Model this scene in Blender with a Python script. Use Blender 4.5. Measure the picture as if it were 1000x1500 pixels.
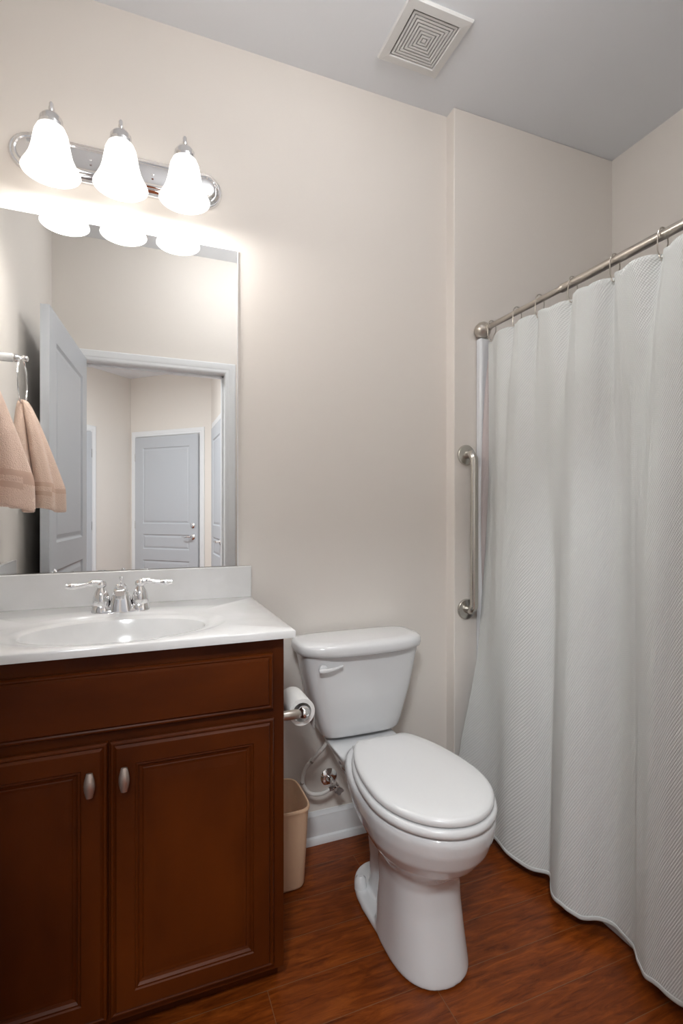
import bpy, bmesh, math, random
from mathutils import Vector, Matrix
random.seed(7)
PI = math.pi
for o in list(bpy.data.objects): bpy.data.objects.remove(o)
sc = bpy.context.scene
COL = sc.collection

# ---------------------------------------------------------------- camera
CAMH = 1.175
cd = bpy.data.cameras.new('camera'); cam = bpy.data.objects.new('camera', cd); COL.objects.link(cam)
cam.location = (0, 0, CAMH); cam.rotation_euler = (math.radians(90), 0, math.radians(-21.5))
cd.sensor_fit = 'VERTICAL'; cd.sensor_height = 36; cd.lens = 18.0; cd.clip_start = 0.02; cd.clip_end = 50
sc.camera = cam

# ---------------------------------------------------------------- light and exposure
sc.view_settings.view_transform = 'Standard'; sc.view_settings.look = 'None'
sc.view_settings.gamma = 1; sc.view_settings.use_curve_mapping = False
sc.view_settings.exposure = 0.24
W = bpy.data.worlds.new('world'); sc.world = W; W.use_nodes = True
W.node_tree.nodes['Background'].inputs[0].default_value = (0.8, 0.85, 0.9, 1)
W.node_tree.nodes['Background'].inputs[1].default_value = 0.0
BULB_W = 1.9          # each vanity bulb
SHADE_E = 1.2         # glow of the frosted shades
GLOBE_E = 30.0        # globe lamp added on the bathroom ceiling to fill the room
HALL_W = 44.0         # unseen hall lamp, added as front fill

# ---------------------------------------------------------------- materials
def mat(name, col=(.8,.8,.8), rough=.5, metal=0., **kw):
    m = bpy.data.materials.new(name); m.use_nodes = True
    b = m.node_tree.nodes['Principled BSDF']
    b.inputs['Base Color'].default_value = (*col, 1); b.inputs['Roughness'].default_value = rough
    b.inputs['Metallic'].default_value = metal
    for k, v in kw.items(): b.inputs[k.replace('_', ' ')].default_value = v
    return m
def N(m, t, **kw):
    n = m.node_tree.nodes.new(t)
    for k, v in kw.items():
        if k in n.inputs: n.inputs[k].default_value = v
        else: setattr(n, k, v)
    return n
def L(m, a, b): m.node_tree.links.new(a, b)
def bsdf(m): return m.node_tree.nodes['Principled BSDF']
def add_bump(m, scale=200, strength=.1, dist=.002, detail=3, stretch=(1,1,1)):
    tc = N(m, 'ShaderNodeTexCoord'); mp = N(m, 'ShaderNodeMapping'); mp.inputs['Scale'].default_value = stretch
    nz = N(m, 'ShaderNodeTexNoise'); nz.inputs['Scale'].default_value = scale; nz.inputs['Detail'].default_value = detail
    bp = N(m, 'ShaderNodeBump'); bp.inputs['Strength'].default_value = strength; bp.inputs['Distance'].default_value = dist
    L(m, tc.outputs['Object'], mp.inputs['Vector']); L(m, mp.outputs[0], nz.inputs['Vector'])
    L(m, nz.outputs['Fac'], bp.inputs['Height']); L(m, bp.outputs[0], bsdf(m).inputs['Normal'])
    return nz, bp
def add_tint(m, c1, c2, scale=3, stretch=(1,1,1), detail=4, lo=.35, hi=.65):
    tc = N(m, 'ShaderNodeTexCoord'); mp = N(m, 'ShaderNodeMapping'); mp.inputs['Scale'].default_value = stretch
    nz = N(m, 'ShaderNodeTexNoise'); nz.inputs['Scale'].default_value = scale; nz.inputs['Detail'].default_value = detail
    cr = N(m, 'ShaderNodeValToRGB'); cr.color_ramp.elements[0].position = lo; cr.color_ramp.elements[1].position = hi
    cr.color_ramp.elements[0].color = (*c1, 1); cr.color_ramp.elements[1].color = (*c2, 1)
    L(m, tc.outputs['Object'], mp.inputs['Vector']); L(m, mp.outputs[0], nz.inputs['Vector'])
    L(m, nz.outputs['Fac'], cr.inputs['Fac']); L(m, cr.outputs[0], bsdf(m).inputs['Base Color'])
    return cr

M = {}
M['wall'] = mat('beige_wall_paint', (.78,.735,.685), .75); add_bump(M['wall'], 260, .08, .001)
M['ceiling'] = mat('ceiling_paint', (.84,.865,.90), .9); add_bump(M['ceiling'], 200, .08, .001)
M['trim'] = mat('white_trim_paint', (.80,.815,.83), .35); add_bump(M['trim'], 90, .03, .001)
M['doorpaint'] = mat('dimmed_door_paint', (.50,.525,.56), .4); add_bump(M['doorpaint'], 60, .05, .001, stretch=(1,1,.15))  # white doors, with the dimness of the unlit hall put into the colour
M['marble'] = mat('cultured_marble', (.80,.80,.80), .14, Coat_Weight=.3, Coat_Roughness=.05)
add_tint(M['marble'], (.77,.77,.765), (.82,.82,.82), 9, (1,1,1), 5, .4, .6)
M['ceramic'] = mat('white_ceramic', (.76,.765,.775), .09, Coat_Weight=.5, Coat_Roughness=.04)
add_bump(M['ceramic'], 12, .02, .002)
M['seat'] = mat('white_seat_plastic', (.78,.785,.79), .22); add_bump(M['seat'], 14, .015, .002)
M['acrylic'] = mat('white_surround_acrylic', (.73,.75,.78), .18, Coat_Weight=.3); add_bump(M['acrylic'], 10, .02, .002)
M['chrome'] = mat('polished_chrome', (.82,.82,.83), .07, 1); add_bump(M['chrome'], 8, .01, .001)
M['nickel'] = mat('brushed_nickel', (.56,.52,.47), .3, 1); add_bump(M['nickel'], 160, .05, .0005, stretch=(1,.05,1))
M['steel'] = mat('satin_steel', (.58,.56,.52), .27, 1); add_bump(M['steel'], 160, .05, .0005, stretch=(1,1,.05))
M['dark'] = mat('dark_gap', (.03,.03,.03), .8); add_bump(M['dark'], 50, .1)
M['ventdark'] = mat('vent_shadow_backing', (.16,.16,.16), .8); add_bump(M['ventdark'], 50, .1)
M['mirror'] = mat('silvered_mirror', (.86,.87,.87), .0, 1)
nz = N(M['mirror'], 'ShaderNodeTexNoise'); nz.inputs['Scale'].default_value = 4
cr = N(M['mirror'], 'ShaderNodeMapRange'); cr.inputs['To Min'].default_value = 0.0; cr.inputs['To Max'].default_value = 0.004
L(M['mirror'], nz.outputs['Fac'], cr.inputs['Value']); L(M['mirror'], cr.outputs[0], bsdf(M['mirror']).inputs['Roughness'])
M['glassedge'] = mat('mirror_glass_edge', (.86,.86,.85), .2); add_bump(M['glassedge'], 80, .05)
M['cherry'] = mat('cherry_cabinet_wood', (.1,.03,.01), .42, Specular_IOR_Level=.2)
add_tint(M['cherry'], (.052,.0095,.0009), (.128,.0265,.0020), 2.6, (1.6,1.6,.8), 6, .3, .72); add_bump(M['cherry'], 60, .06, .001, stretch=(1,1,.08))
M['cherrylight'] = mat('cherry_drawer_wood', (.1,.03,.01), .42, Specular_IOR_Level=.2)
add_tint(M['cherrylight'], (.052,.0095,.0009), (.128,.0265,.0020), 3, (.7,1,1.8), 6, .3, .72); add_bump(M['cherrylight'], 60, .06, .001, stretch=(.08,1,1))
M['cherrydark'] = mat('cherry_groove_glaze', (.035,.009,.003), .4); add_bump(M['cherrydark'], 60, .06)
M['bronze'] = mat('antique_knob', (.50,.42,.37), .34, .85); add_bump(M['bronze'], 70, .1, .0008)
M['bin'] = mat('tan_plastic', (.76,.51,.335), .42); add_bump(M['bin'], 300, .08, .0005)
M['paper'] = mat('tissue_paper', (.84,.83,.81), .9); add_bump(M['paper'], 220, .3, .001)
M['hose'] = mat('braided_hose', (.70,.68,.65), .4); add_bump(M['hose'], 500, .5, .001)
M['band'] = mat('hose_band', (.30,.26,.23), .4); add_bump(M['band'], 90, .1)
M['vent'] = mat('vent_plastic', (.74,.74,.73), .5); add_bump(M['vent'], 90, .03)
M['switch'] = mat('bulb_glass', (.95,.94,.9), .3, Emission_Color=(1,.93,.84,1), Emission_Strength=4)

# wood floor
f = mat('hardwood_floor', rough=.3, Specular_IOR_Level=.3); M['floor'] = f
tc = N(f, 'ShaderNodeTexCoord')
mp0 = N(f, 'ShaderNodeMapping'); mp0.inputs['Location'].default_value = (.37, -.093, 0)
L(f, tc.outputs['Object'], mp0.inputs['Vector'])
br = N(f, 'ShaderNodeTexBrick'); br.offset = .37; br.squash = 1
for k, v in dict(Scale=1.0, Brick_Width=1.05, Row_Height=.127, Mortar_Size=.0009, Mortar_Smooth=.3, Bias=0).items(): br.inputs[k.replace('_',' ')].default_value = v
br.inputs['Color1'].default_value = (0,0,0,1); br.inputs['Color2'].default_value = (1,1,1,1); br.inputs['Mortar'].default_value = (.5,.5,.5,1)
L(f, mp0.outputs[0], br.inputs['Vector'])
mp = N(f, 'ShaderNodeMapping'); mp.inputs['Scale'].default_value = (1.5, 11, 1); L(f, tc.outputs['Object'], mp.inputs['Vector'])
nz = N(f, 'ShaderNodeTexNoise'); nz.inputs['Scale'].default_value = 5.5; nz.inputs['Detail'].default_value = 10; nz.inputs['Roughness'].default_value = .68; nz.inputs['Distortion'].default_value = .9
ad = N(f, 'ShaderNodeVectorMath', operation='MULTIPLY_ADD'); ad.inputs[1].default_value = (7,5,3)
L(f, br.outputs['Color'], ad.inputs[0]); L(f, mp.outputs[0], ad.inputs[2]); L(f, ad.outputs[0], nz.inputs['Vector'])
cr = N(f, 'ShaderNodeValToRGB'); e = cr.color_ramp.elements
e[0].position = .28; e[0].color = (.070,.0125,.0016,1); e[1].position = .75; e[1].color = (.35,.088,.012,1)
x = e.new(.5); x.color = (.20,.042,.0055,1)
L(f, nz.outputs['Fac'], cr.inputs['Fac'])
mx = N(f, 'ShaderNodeMix', data_type='RGBA', blend_type='MULTIPLY'); mx.inputs[0].default_value = .35
L(f, cr.outputs[0], mx.inputs[6])
cr2 = N(f, 'ShaderNodeValToRGB'); cr2.color_ramp.elements[0].color = (.5,.45,.42,1); cr2.color_ramp.elements[1].color = (1.1,1.1,1.05,1)
L(f, br.outputs['Color'], cr2.inputs['Fac']); L(f, cr2.outputs[0], mx.inputs[7])
mx2 = N(f, 'ShaderNodeMix', data_type='RGBA', blend_type='MIX'); L(f, br.outputs['Fac'], mx2.inputs[0]); L(f, mx.outputs[2], mx2.inputs[6]); mx2.inputs[7].default_value = (.20,.10,.05,1)
L(f, mx2.outputs[2], bsdf(f).inputs['Base Color'])
bp = N(f, 'ShaderNodeBump'); bp.inputs['Strength'].default_value = .25; bp.inputs['Distance'].default_value = .002
L(f, nz.outputs['Fac'], bp.inputs['Height']); L(f, bp.outputs[0], bsdf(f).inputs['Normal'])

# shower curtain cloth: diagonal weave
def curtain_mat(name, c1, c2, trans, pitch=165., bump=.7):
    m = mat(name, c1, .8)
    uv = N(m, 'ShaderNodeUVMap'); mp = N(m, 'ShaderNodeMapping'); mp.inputs['Rotation'].default_value = (0,0,math.radians(31))
    L(m, uv.outputs[0], mp.inputs['Vector'])
    wv = N(m, 'ShaderNodeTexWave', wave_type='BANDS', bands_direction='X'); wv.inputs['Scale'].default_value = pitch/6.2832*2; wv.inputs['Distortion'].default_value = .6; wv.inputs['Detail'].default_value = 1
    L(m, mp.outputs[0], wv.inputs['Vector'])
    mp2 = N(m, 'ShaderNodeMapping'); mp2.inputs['Rotation'].default_value = (0,0,math.radians(-42)); L(m, uv.outputs[0], mp2.inputs['Vector'])
    wv2 = N(m, 'ShaderNodeTexWave', wave_type='BANDS', bands_direction='X'); wv2.inputs['Scale'].default_value = pitch/6.2832*2.6; wv2.inputs['Distortion'].default_value = 1
    L(m, mp2.outputs[0], wv2.inputs['Vector'])
    ml = N(m, 'ShaderNodeMath', operation='MULTIPLY_ADD'); ml.inputs[1].default_value = .4
    L(m, wv2.outputs['Fac'], ml.inputs[0]); L(m, wv.outputs['Fac'], ml.inputs[2])
    nz = N(m, 'ShaderNodeTexNoise'); nz.inputs['Scale'].default_value = 28; nz.inputs['Detail'].default_value = 3
    mp3 = N(m, 'ShaderNodeMapping'); mp3.inputs['Scale'].default_value = (1, .35, 1); L(m, uv.outputs[0], mp3.inputs['Vector']); L(m, mp3.outputs[0], nz.inputs['Vector'])
    b1 = N(m, 'ShaderNodeBump'); b1.inputs['Strength'].default_value = .30; b1.inputs['Distance'].default_value = .004; L(m, nz.outputs['Fac'], b1.inputs['Height'])
    b2 = N(m, 'ShaderNodeBump'); b2.inputs['Strength'].default_value = bump; b2.inputs['Distance'].default_value = .0011; L(m, ml.outputs[0], b2.inputs['Height']); L(m, b1.outputs[0], b2.inputs['Normal'])
    L(m, b2.outputs[0], bsdf(m).inputs['Normal'])
    mx = N(m, 'ShaderNodeMix', data_type='RGBA'); mx.inputs[6].default_value = (*c1,1); mx.inputs[7].default_value = (*c2,1)
    L(m, wv.outputs['Fac'], mx.inputs[0]); L(m, mx.outputs[2], bsdf(m).inputs['Base Color'])
    tr = N(m, 'ShaderNodeBsdfTranslucent'); tr.inputs[0].default_value = (*c2,1)
    ms = N(m, 'ShaderNodeMixShader'); ms.inputs[0].default_value = trans
    L(m, bsdf(m).outputs[0], ms.inputs[1]); L(m, tr.outputs[0], ms.inputs[2]); L(m, ms.outputs[0], m.node_tree.nodes['Material Output'].inputs[0])
    return m
M['curtain'] = curtain_mat('curtain_weave', (.70,.72,.71), (.80,.815,.80), .15)
M['liner'] = curtain_mat('liner_fabric', (.62,.55,.55), (.70,.63,.62), .15, 260, .4)

# towel
t = mat('peach_terry', (.78,.57,.46), .95, Sheen_Weight=.3); M['towel'] = t
tc = N(t, 'ShaderNodeTexCoord'); nz = N(t, 'ShaderNodeTexVoronoi'); nz.inputs['Scale'].default_value = 330
L(t, tc.outputs['Object'], nz.inputs['Vector'])
b2 = N(t, 'ShaderNodeBump'); b2.inputs['Strength'].default_value = .8; b2.inputs['Distance'].default_value = .002; L(t, nz.outputs['Distance'], b2.inputs['Height']); L(t, b2.outputs[0], bsdf(t).inputs['Normal'])
M['border'] = mat('towel_woven_border', (.66,.45,.35), .9); add_bump(M['border'], 150, .5, .001, stretch=(1,1,6))

# frosted shade
g = mat('frosted_shade_glass', (.95,.94,.92), .3); M['shade'] = g
tc = N(g, 'ShaderNodeTexCoord'); nz = N(g, 'ShaderNodeTexNoise'); nz.inputs['Scale'].default_value = 14; nz.inputs['Detail'].default_value = 4; nz.inputs['Distortion'].default_value = 1.5
L(g, tc.outputs['Object'], nz.inputs['Vector'])
mr = N(g, 'ShaderNodeMapRange'); mr.inputs['To Min'].default_value = SHADE_E*.75; mr.inputs['To Max'].default_value = SHADE_E*1.1; L(g, nz.outputs['Fac'], mr.inputs['Value'])
bsdf(g).inputs['Emission Color'].default_value = (1,.965,.92,1); L(g, mr.outputs[0], bsdf(g).inputs['Emission Strength'])
h = mat('hall_fill_glass', (.9,.9,.88), .3, Emission_Color=(1,.95,.9,1), Emission_Strength=6.0); M['hallglass'] = h; add_bump(h, 20, .05)  # glow of the added hall fill lamp

# ---------------------------------------------------------------- mesh helpers (world or local coordinates, one object per call)
class MB:
    def __init__(s): s.v = []; s.f = []
    def add(s, vs, fs):
        n = len(s.v); s.v += [tuple(v) for v in vs]; s.f += [tuple(i+n for i in q) for q in fs]; return s
    def box(s, x0, x1, y0, y1, z0, z1):
        vs = [(x,y,z) for z in (z0,z1) for y in (y0,y1) for x in (x0,x1)]
        return s.add(vs, [(0,2,3,1),(4,5,7,6),(0,1,5,4),(2,6,7,3),(0,4,6,2),(1,3,7,5)])
    def loft(s, loops, caps=(True,True), closed=True):
        n = len(loops[0]); vs = [p for l in loops for p in l]; fs = []
        for i in range(len(loops)-1):
            for j in range(n if closed else n-1):
                k = (j+1) % n; fs.append((i*n+j, i*n+k, (i+1)*n+k, (i+1)*n+j))
        if caps[0]: fs.append(tuple(reversed(range(n))))
        if caps[1]: fs.append(tuple((len(loops)-1)*n+j for j in range(n)))
        return s.add(vs, fs)
    def lathe(s, prof, c=(0,0,0), axis='Z', n=32, caps=(True,True), sx=1, sy=1):
        loops = []
        for r, h_ in prof:
            lp = []
            for i in range(n):
                a = 2*PI*i/n; u, v = r*math.cos(a)*sx, r*math.sin(a)*sy
                p = {'Z':(u,v,h_), 'Y':(u,h_,-v) , 'X':(h_,u,v)}[axis]
                lp.append((c[0]+p[0], c[1]+p[1], c[2]+p[2]))
            loops.append(lp)
        return s.loft(loops, caps)
    def tube(s, pts, r, n=12, caps=True, sub=1):
        P = [Vector(p) for p in pts]
        if sub > 1: P = smooth_path(P, sub)
        R = r if isinstance(r, (list,tuple)) else [r]*len(P)
        if len(R) != len(P): R = [R[min(len(R)-1, int(i*len(R)/len(P)))] for i in range(len(P))]
        t0 = (P[1]-P[0]).normalized(); up = Vector((0,0,1)) if abs(t0.z) < .9 else Vector((1,0,0))
        nrm = t0.cross(up).normalized(); loops = []
        for i, p in enumerate(P):
            t = (P[min(i+1,len(P)-1)]-P[max(i-1,0)]).normalized()
            nrm = (nrm - t*nrm.dot(t)).normalized(); b = t.cross(nrm)
            loops.append([tuple(p + nrm*R[i]*math.cos(2*PI*k/n) + b*R[i]*math.sin(2*PI*k/n)) for k in range(n)])
        return s.loft(loops, (caps,caps))
    def ring(s, c, R, r, axis='X', n=40, m=10, a0=0, a1=2*PI):
        loops = []; full = abs(a1-a0-2*PI) < 1e-6
        cnt = n if full else n+1
        for i in range(cnt):
            a = a0+(a1-a0)*i/n; lp = []
            for k in range(m):
                b = 2*PI*k/m; rr = R+r*math.cos(b); w = r*math.sin(b)
                u, v = rr*math.cos(a), rr*math.sin(a)
                p = {'X':(w,u,v),'Y':(u,w,v),'Z':(u,v,w)}[axis]
                lp.append((c[0]+p[0],c[1]+p[1],c[2]+p[2]))
            loops.append(lp)
        if full: loops.append(loops[0])
        return s.loft(loops, (not full, not full))
    def prism(s, poly, z0, z1):
        return s.loft([[(x,y,z0) for x,y in poly], [(x,y,z1) for x,y in poly]])
    def build(s, name, m, parent=None, smooth=None, bevel=0, seg=2, subd=0, solid=0, loc=None, uv=None):
        me = bpy.data.meshes.new(name); me.from_pydata(s.v, [], s.f); me.update()
        bm = bmesh.new(); bm.from_mesh(me); bmesh.ops.remove_doubles(bm, verts=bm.verts, dist=1e-6) if uv is None else None
        bmesh.ops.recalc_face_normals(bm, faces=bm.faces); bm.to_mesh(me); bm.free()
        if uv is not None:
            ul = me.uv_layers.new(name='UVMap')
            for lp in me.loops: ul.data[lp.index].uv = uv[lp.vertex_index]
        o = bpy.data.objects.new(name, me); COL.objects.link(o); me.materials.append(m)
        if parent is not None: o.parent = parent
        if loc: o.location = loc
        if solid: md = o.modifiers.new('solid', 'SOLIDIFY'); md.thickness = solid; md.offset = 0
        if bevel: md = o.modifiers.new('bevel', 'BEVEL'); md.width = bevel; md.segments = seg; md.limit_method = 'ANGLE'; md.angle_limit = math.radians(40); md.harden_normals = False
        if subd: md = o.modifiers.new('sub', 'SUBSURF'); md.levels = subd; md.render_levels = subd
        if smooth is not False:
            for p in me.polygons: p.use_smooth = True
            ang = math.radians(35 if smooth is None else smooth)
            bm = bmesh.new(); bm.from_mesh(me)
            for e_ in bm.edges:
                if len(e_.link_faces) == 2 and e_.calc_face_angle(0) > ang: e_.smooth = False
            bm.to_mesh(me); bm.free()
        return o
def smooth_path(P, sub):
    out = []; n = len(P)
    for i in range(n-1):
        p0, p1, p2, p3 = P[max(i-1,0)], P[i], P[i+1], P[min(i+2,n-1)]
        for k in range(sub):
            t = k/sub; t2, t3 = t*t, t*t*t
            out.append(.5*((2*p1)+(p2-p0)*t+(2*p0-5*p1+4*p2-p3)*t2+(3*p1-p0-3*p2+p3)*t3))
    out.append(P[-1]); return out
def cr1(vals, x):
    i = max(0, min(int(x), len(vals)-2)); t = x-i
    p0, p1, p2, p3 = vals[max(i-1,0)], vals[i], vals[i+1], vals[min(i+2,len(vals)-1)]
    return .5*(2*p1+(p2-p0)*t+(2*p0-5*p1+4*p2-p3)*t*t+(3*p1-p0-3*p2+p3)*t**3)
def empty(name, loc=(0,0,0), rz=0):
    o = bpy.data.objects.new(name, None); COL.objects.link(o); o.location = loc; o.rotation_euler = (0,0,rz); o.empty_display_size = .05; return o
def tag(o, label, cat, group=None):
    o['label'] = label; o['category'] = cat
    if group: o['group'] = group
    return o
def struct(o, label=None):
    o['kind'] = 'structure'
    if label: o['label'] = label
    return o
def kids(parent):          # place parts built in world coordinates under an unrotated Empty
    bpy.context.view_layer.update()
def wp(o, t):              # parent keeping world position (t unrotated)
    o.parent = t; o.location = -Vector(t.location); return o
def superloop(cx, cy, hx, hy, z, n=4, cnt=48):
    lp = []
    for i in range(cnt):
        a = 2*PI*i/cnt; c_, s_ = math.cos(a), math.sin(a)
        lp.append((cx+hx*math.copysign(abs(c_)**(2/n), c_), cy+hy*math.copysign(abs(s_)**(2/n), s_), z))
    return lp
def egg(cx, hw, yf, yc, yb, z, nf=2, nb=2, clamp=None, cnt=56, dz=None):
    lp = []
    for i in range(cnt):
        a = 2*PI*i/cnt; c_, s_ = math.cos(a), math.sin(a)
        n = nb if s_ > 0 else nf; Ly = (yb-yc) if s_ > 0 else (yc-yf)
        x = cx+hw*math.copysign(abs(c_)**(2/n), c_); y = yc+Ly*math.copysign(abs(s_)**(2/n), s_)
        if clamp:
            k_ = .012; h_ = max(0, min(1, .5+.5*(clamp-y)/k_/1.0)); y = clamp*(1-h_)+y*h_ - k_*h_*(1-h_)
        f_ = max(0, min(1, (1.38-y)/.40)); y += .014*f_; x = cx+(x-cx)*.972+.008*(1-min(1,z/.43))
        lp.append((x, y, z))
    return lp

# ================================================================ THE SETTING
D = 1.735; AD = 1.681; JX = 1.13; RX = 1.958; LX = -.455; FY = .22; HY = .105; CZ = 2.74
HR = .725
o = MB().add([(-3.2,-4.2,0),(RX+.1,-4.2,0),(RX+.1,D+.1,0),(-3.2,D+.1,0),(-3.2,-4.2,-.05),(RX+.1,-4.2,-.05),(RX+.1,D+.1,-.05),(-3.2,D+.1,-.05)],
     [(0,1,2,3),(7,6,5,4),(0,4,5,1),(1,5,6,2),(2,6,7,3),(3,7,4,0)]).build('floor', M['floor'], smooth=False); struct(o)
# ceiling has an opening for the fan
vx0, vx1, vy0, vy1 = .775, .970, 1.372, 1.575
b = MB(); b.box(-3.2, vx0, -4.2, D+.1, CZ, CZ+.05); b.box(vx1, RX+.1, -4.2, D+.1, CZ, CZ+.05); b.box(vx0, vx1, -4.2, vy0, CZ, CZ+.05); b.box(vx0, vx1, vy1, D+.1, CZ, CZ+.05)
struct(b.build('ceiling', M['ceiling'], smooth=False))
struct(MB().box(LX-.1, JX, D, D+.1, 0, CZ).build('wall_back', M['wall'], smooth=False))
struct(MB().box(JX, RX+.1, AD, D+.1, 0, CZ).build('wall_alcove', M['wall'], bevel=.004, smooth=False))
struct(MB().box(RX, RX+.1, HY, AD, 0, CZ).build('wall_right', M['wall'], smooth=False))
struct(MB().box(LX-.1, LX, HY, D, 0, CZ).build('wall_left', M['wall'], smooth=False))
OX0, OX1, OZ = -.305, .505, 2.045      # doorway
b = MB(); b.box(LX, OX0, HY, FY, 0, CZ); b.box(OX1, RX, HY, FY, 0, CZ); b.box(OX0, OX1, HY, FY, OZ, CZ)
struct(b.build('wall_front', M['wall'], smooth=False))
# hall behind the camera, seen in the mirror
r2 = math.sqrt(.5)
A = Vector((HR, -2.26)); B = Vector((-.10, -3.06)); C = B + Vector((-1,1))*1.25; Dp = Vector((C.x, HY))
def wall_seg(name, p, q, th=.1):
    d = (q-p).normalized(); n = Vector((d.y, -d.x))   # outward side
    poly = [p, q, q+n*th, p+n*th]
    return struct(MB().prism([(v.x, v.y) for v in poly], 0, CZ).build(name, M['wall'], smooth=False))
struct(MB().box(HR, HR+.1, A.y, HY, 0, CZ).build('wall_hall_right', M['wall'], smooth=False))
def seg_box(name, p, q, n, z0=0, z1=CZ, th=.1, m='wall'):
    poly = [p, q, q+n*th, p+n*th]
    return MB().prism([(v.x, v.y) for v in poly], z0, z1).build(name, M[m], smooth=False)
nAB = Vector((r2, -r2)); nBC = Vector((-r2, -r2))
struct(seg_box('wall_hall_diagonal', A+Vector((.1,.1)), B+Vector((-.1,-.1)), nAB))
struct(seg_box('wall_hall_left_diagonal', B, C, nBC))
struct(MB().box(C.x-.1, C.x, C.y, HY, 0, CZ).build('wall_hall_left', M['wall'], smooth=False))
struct(MB().box(C.x-.1, LX-.1, HY, FY, 0, CZ).build('wall_hall_front', M['wall'], smooth=False))

# trim profile helpers: casing as lofted profile along an upside-down U
def casing(name, x0, x1, z1, yface, sgn, w=.062, m='trim', T=None):
    """casing around opening x0..x1, top z1, on face y=yface, standing out along sgn*y"""
    prof = [(0,0),(0,.010),(.008,.014),(.022,.014),(.028,.017),(.046,.020),(.056,.020),(w,.016),(w,0)]   # (outwards from opening, out of wall)
    loops = []
    for cx, cz, dx, dz in ((x0,0,-1,0),(x0,z1,-1,1),(x1,z1,1,1),(x1,0,1,0)):
        loops.append([(cx+dx*u, yface+sgn*v, cz+dz*u) for u, v in prof])
    b = MB().loft(loops)
    if T is not None: b.v = [tuple(T @ Vector(v)) for v in b.v]
    return struct(b.build(name, M[m], smooth=20))
casing('trim_1', OX0+.01, OX1-.01, OZ-.01, FY, 1)
casing('trim_2', OX0+.01, OX1-.01, OZ-.01, HY, -1)
b = MB(); b.box(OX0, OX0+.012, HY, FY, 0, OZ-.012); b.box(OX1-.012, OX1, HY, FY, 0, OZ-.012); b.box(OX0, OX1, HY, FY, OZ-.012, OZ)
b.box(OX1-.024, OX1-.012, HY+.03, HY+.065, 0, OZ-.012); b.box(OX0+.012, OX1-.012, HY+.03, HY+.065, OZ-.024, OZ-.012)
struct(b.build('trim_3', M['trim'], smooth=False, bevel=.001))
# baseboards: profile with rounded cap and shoe moulding
def baseboard(name, p, q, n):
    """run from p to q, n = into the room"""
    prof = [(0,0),(.024,0),(.024,.012),(.020,.022),(.014,.026),(.013,.080),(.010,.088),(.010,.094),(.005,.102),(.003,.108),(0,.108)]
    loops = [[(pt.x+n.x*u, pt.y+n.y*u, z) for u, z in prof] for pt in (p, q)]
    return struct(MB().loft(loops).build(name, M['trim'], smooth=25))
V2 = lambda x, y: Vector((x, y))
baseboard('baseboard_back', V2(.33, D), V2(JX, D), V2(0,-1))
baseboard('baseboard_jog', V2(JX, D), V2(JX, AD), V2(-1,0))
baseboard('baseboard_alcove', V2(JX-.024, AD), V2(1.224, AD), V2(0,-1))
baseboard('baseboard_left', V2(LX, FY), V2(LX, 1.225), V2(1,0))
baseboard('baseboard_front', V2(OX1+.06, FY), V2(1.224, FY), V2(0,1))
baseboard('baseboard_hall_right', V2(HR, -1.0), V2(HR, HY), V2(-1,0))

# ---------------------------------------------------------------- doors
def door(name, w, hgt, panels, loc, rz, handle_side, lever_dir=1, deadbolt=False, both=True, label=None, hinge_side=-1, hinge_z=(.25,1.02,1.80), handle_faces=(-1,1), th=.035):
    """local: x 0..w, y -th..0 ; face -y and +y"""
    root = empty(name, loc, rz); struct(root, label)
    slab = MB(); 
    # slab with panel recesses on both faces built as strips
    st = .115
    slab.box(0, st, -th, 0, 0, hgt); slab.box(w-st, w, -th, 0, 0, hgt)
    zs = [0]+[z for p in panels for z in p]+[hgt]
    for i in range(0, len(zs), 2): slab.box(st, w-st, -th, 0, zs[i], zs[i+1])
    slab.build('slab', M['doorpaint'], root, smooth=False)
    for z0, z1 in panels:
        # moulded panel: stepped bevel in and raised field
        b = MB(); x0, x1 = st, w-st
        for fy, s in ((0,-1),(-th,1)):
            steps = [(0,0),(.010,.009),(.016,.009),(.034,.003),(.036,.003)]
            loops = []
            for ins, dep in steps:
                loops.append([(x0+ins, fy+s*dep, z0+ins),(x1-ins, fy+s*dep, z0+ins),(x1-ins, fy+s*dep, z1-ins),(x0+ins, fy+s*dep, z1-ins)])
            b.loft(loops, (False, True))
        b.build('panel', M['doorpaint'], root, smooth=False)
    for hz in hinge_z:
        hx = 0 if hinge_side < 0 else w
        hb = MB(); hb.lathe([(.006,hz-.045),(.006,hz+.045)], (hx-.003*(1 if hinge_side<0 else -1), .006, 0), n=12); hb.box(hx-.003, hx+.003, -.03, .004, hz-.045, hz+.045)
        hb.build('hinge', M['steel'], root)
    kx = w-.065 if handle_side > 0 else .065
    for s in handle_faces:
        y = 0 if s > 0 else -th
        hb = MB(); hb.lathe([(.032,y),(.032,y+s*.006),(.024,y+s*.012),(.012,y+s*.014),(.012,y+s*.045)], (kx,0,.895), 'Y', 24)
        d = -handle_side
        hb.tube([(kx, y+s*.045, .895),(kx+d*.03, y+s*.052, .899),(kx+d*.07, y+s*.052, .890),(kx+d*.115, y+s*.05, .897)], [.011,.010,.008,.007], sub=5)
        hb.build('lever_handle', M['chrome'], root)
        if deadbolt:
            MB().lathe([(.030,y),(.030,y+s*.010),(.022,y+s*.016),(.010,y+s*.017),(.010,y+s*.028)], (kx,0,1.02), 'Y', 24).build('deadbolt', M['chrome'], root)
    return root
PAN = [(.21,.62),(.745,.915),(1.035,1.905)]
# bathroom door, open against the left wall: hinge at (OX0, FY)
door('door_1', .80, 2.03, PAN, (OX0-.008, FY+.020, .006), math.radians(95.0), 1, handle_faces=(-1,))
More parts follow.
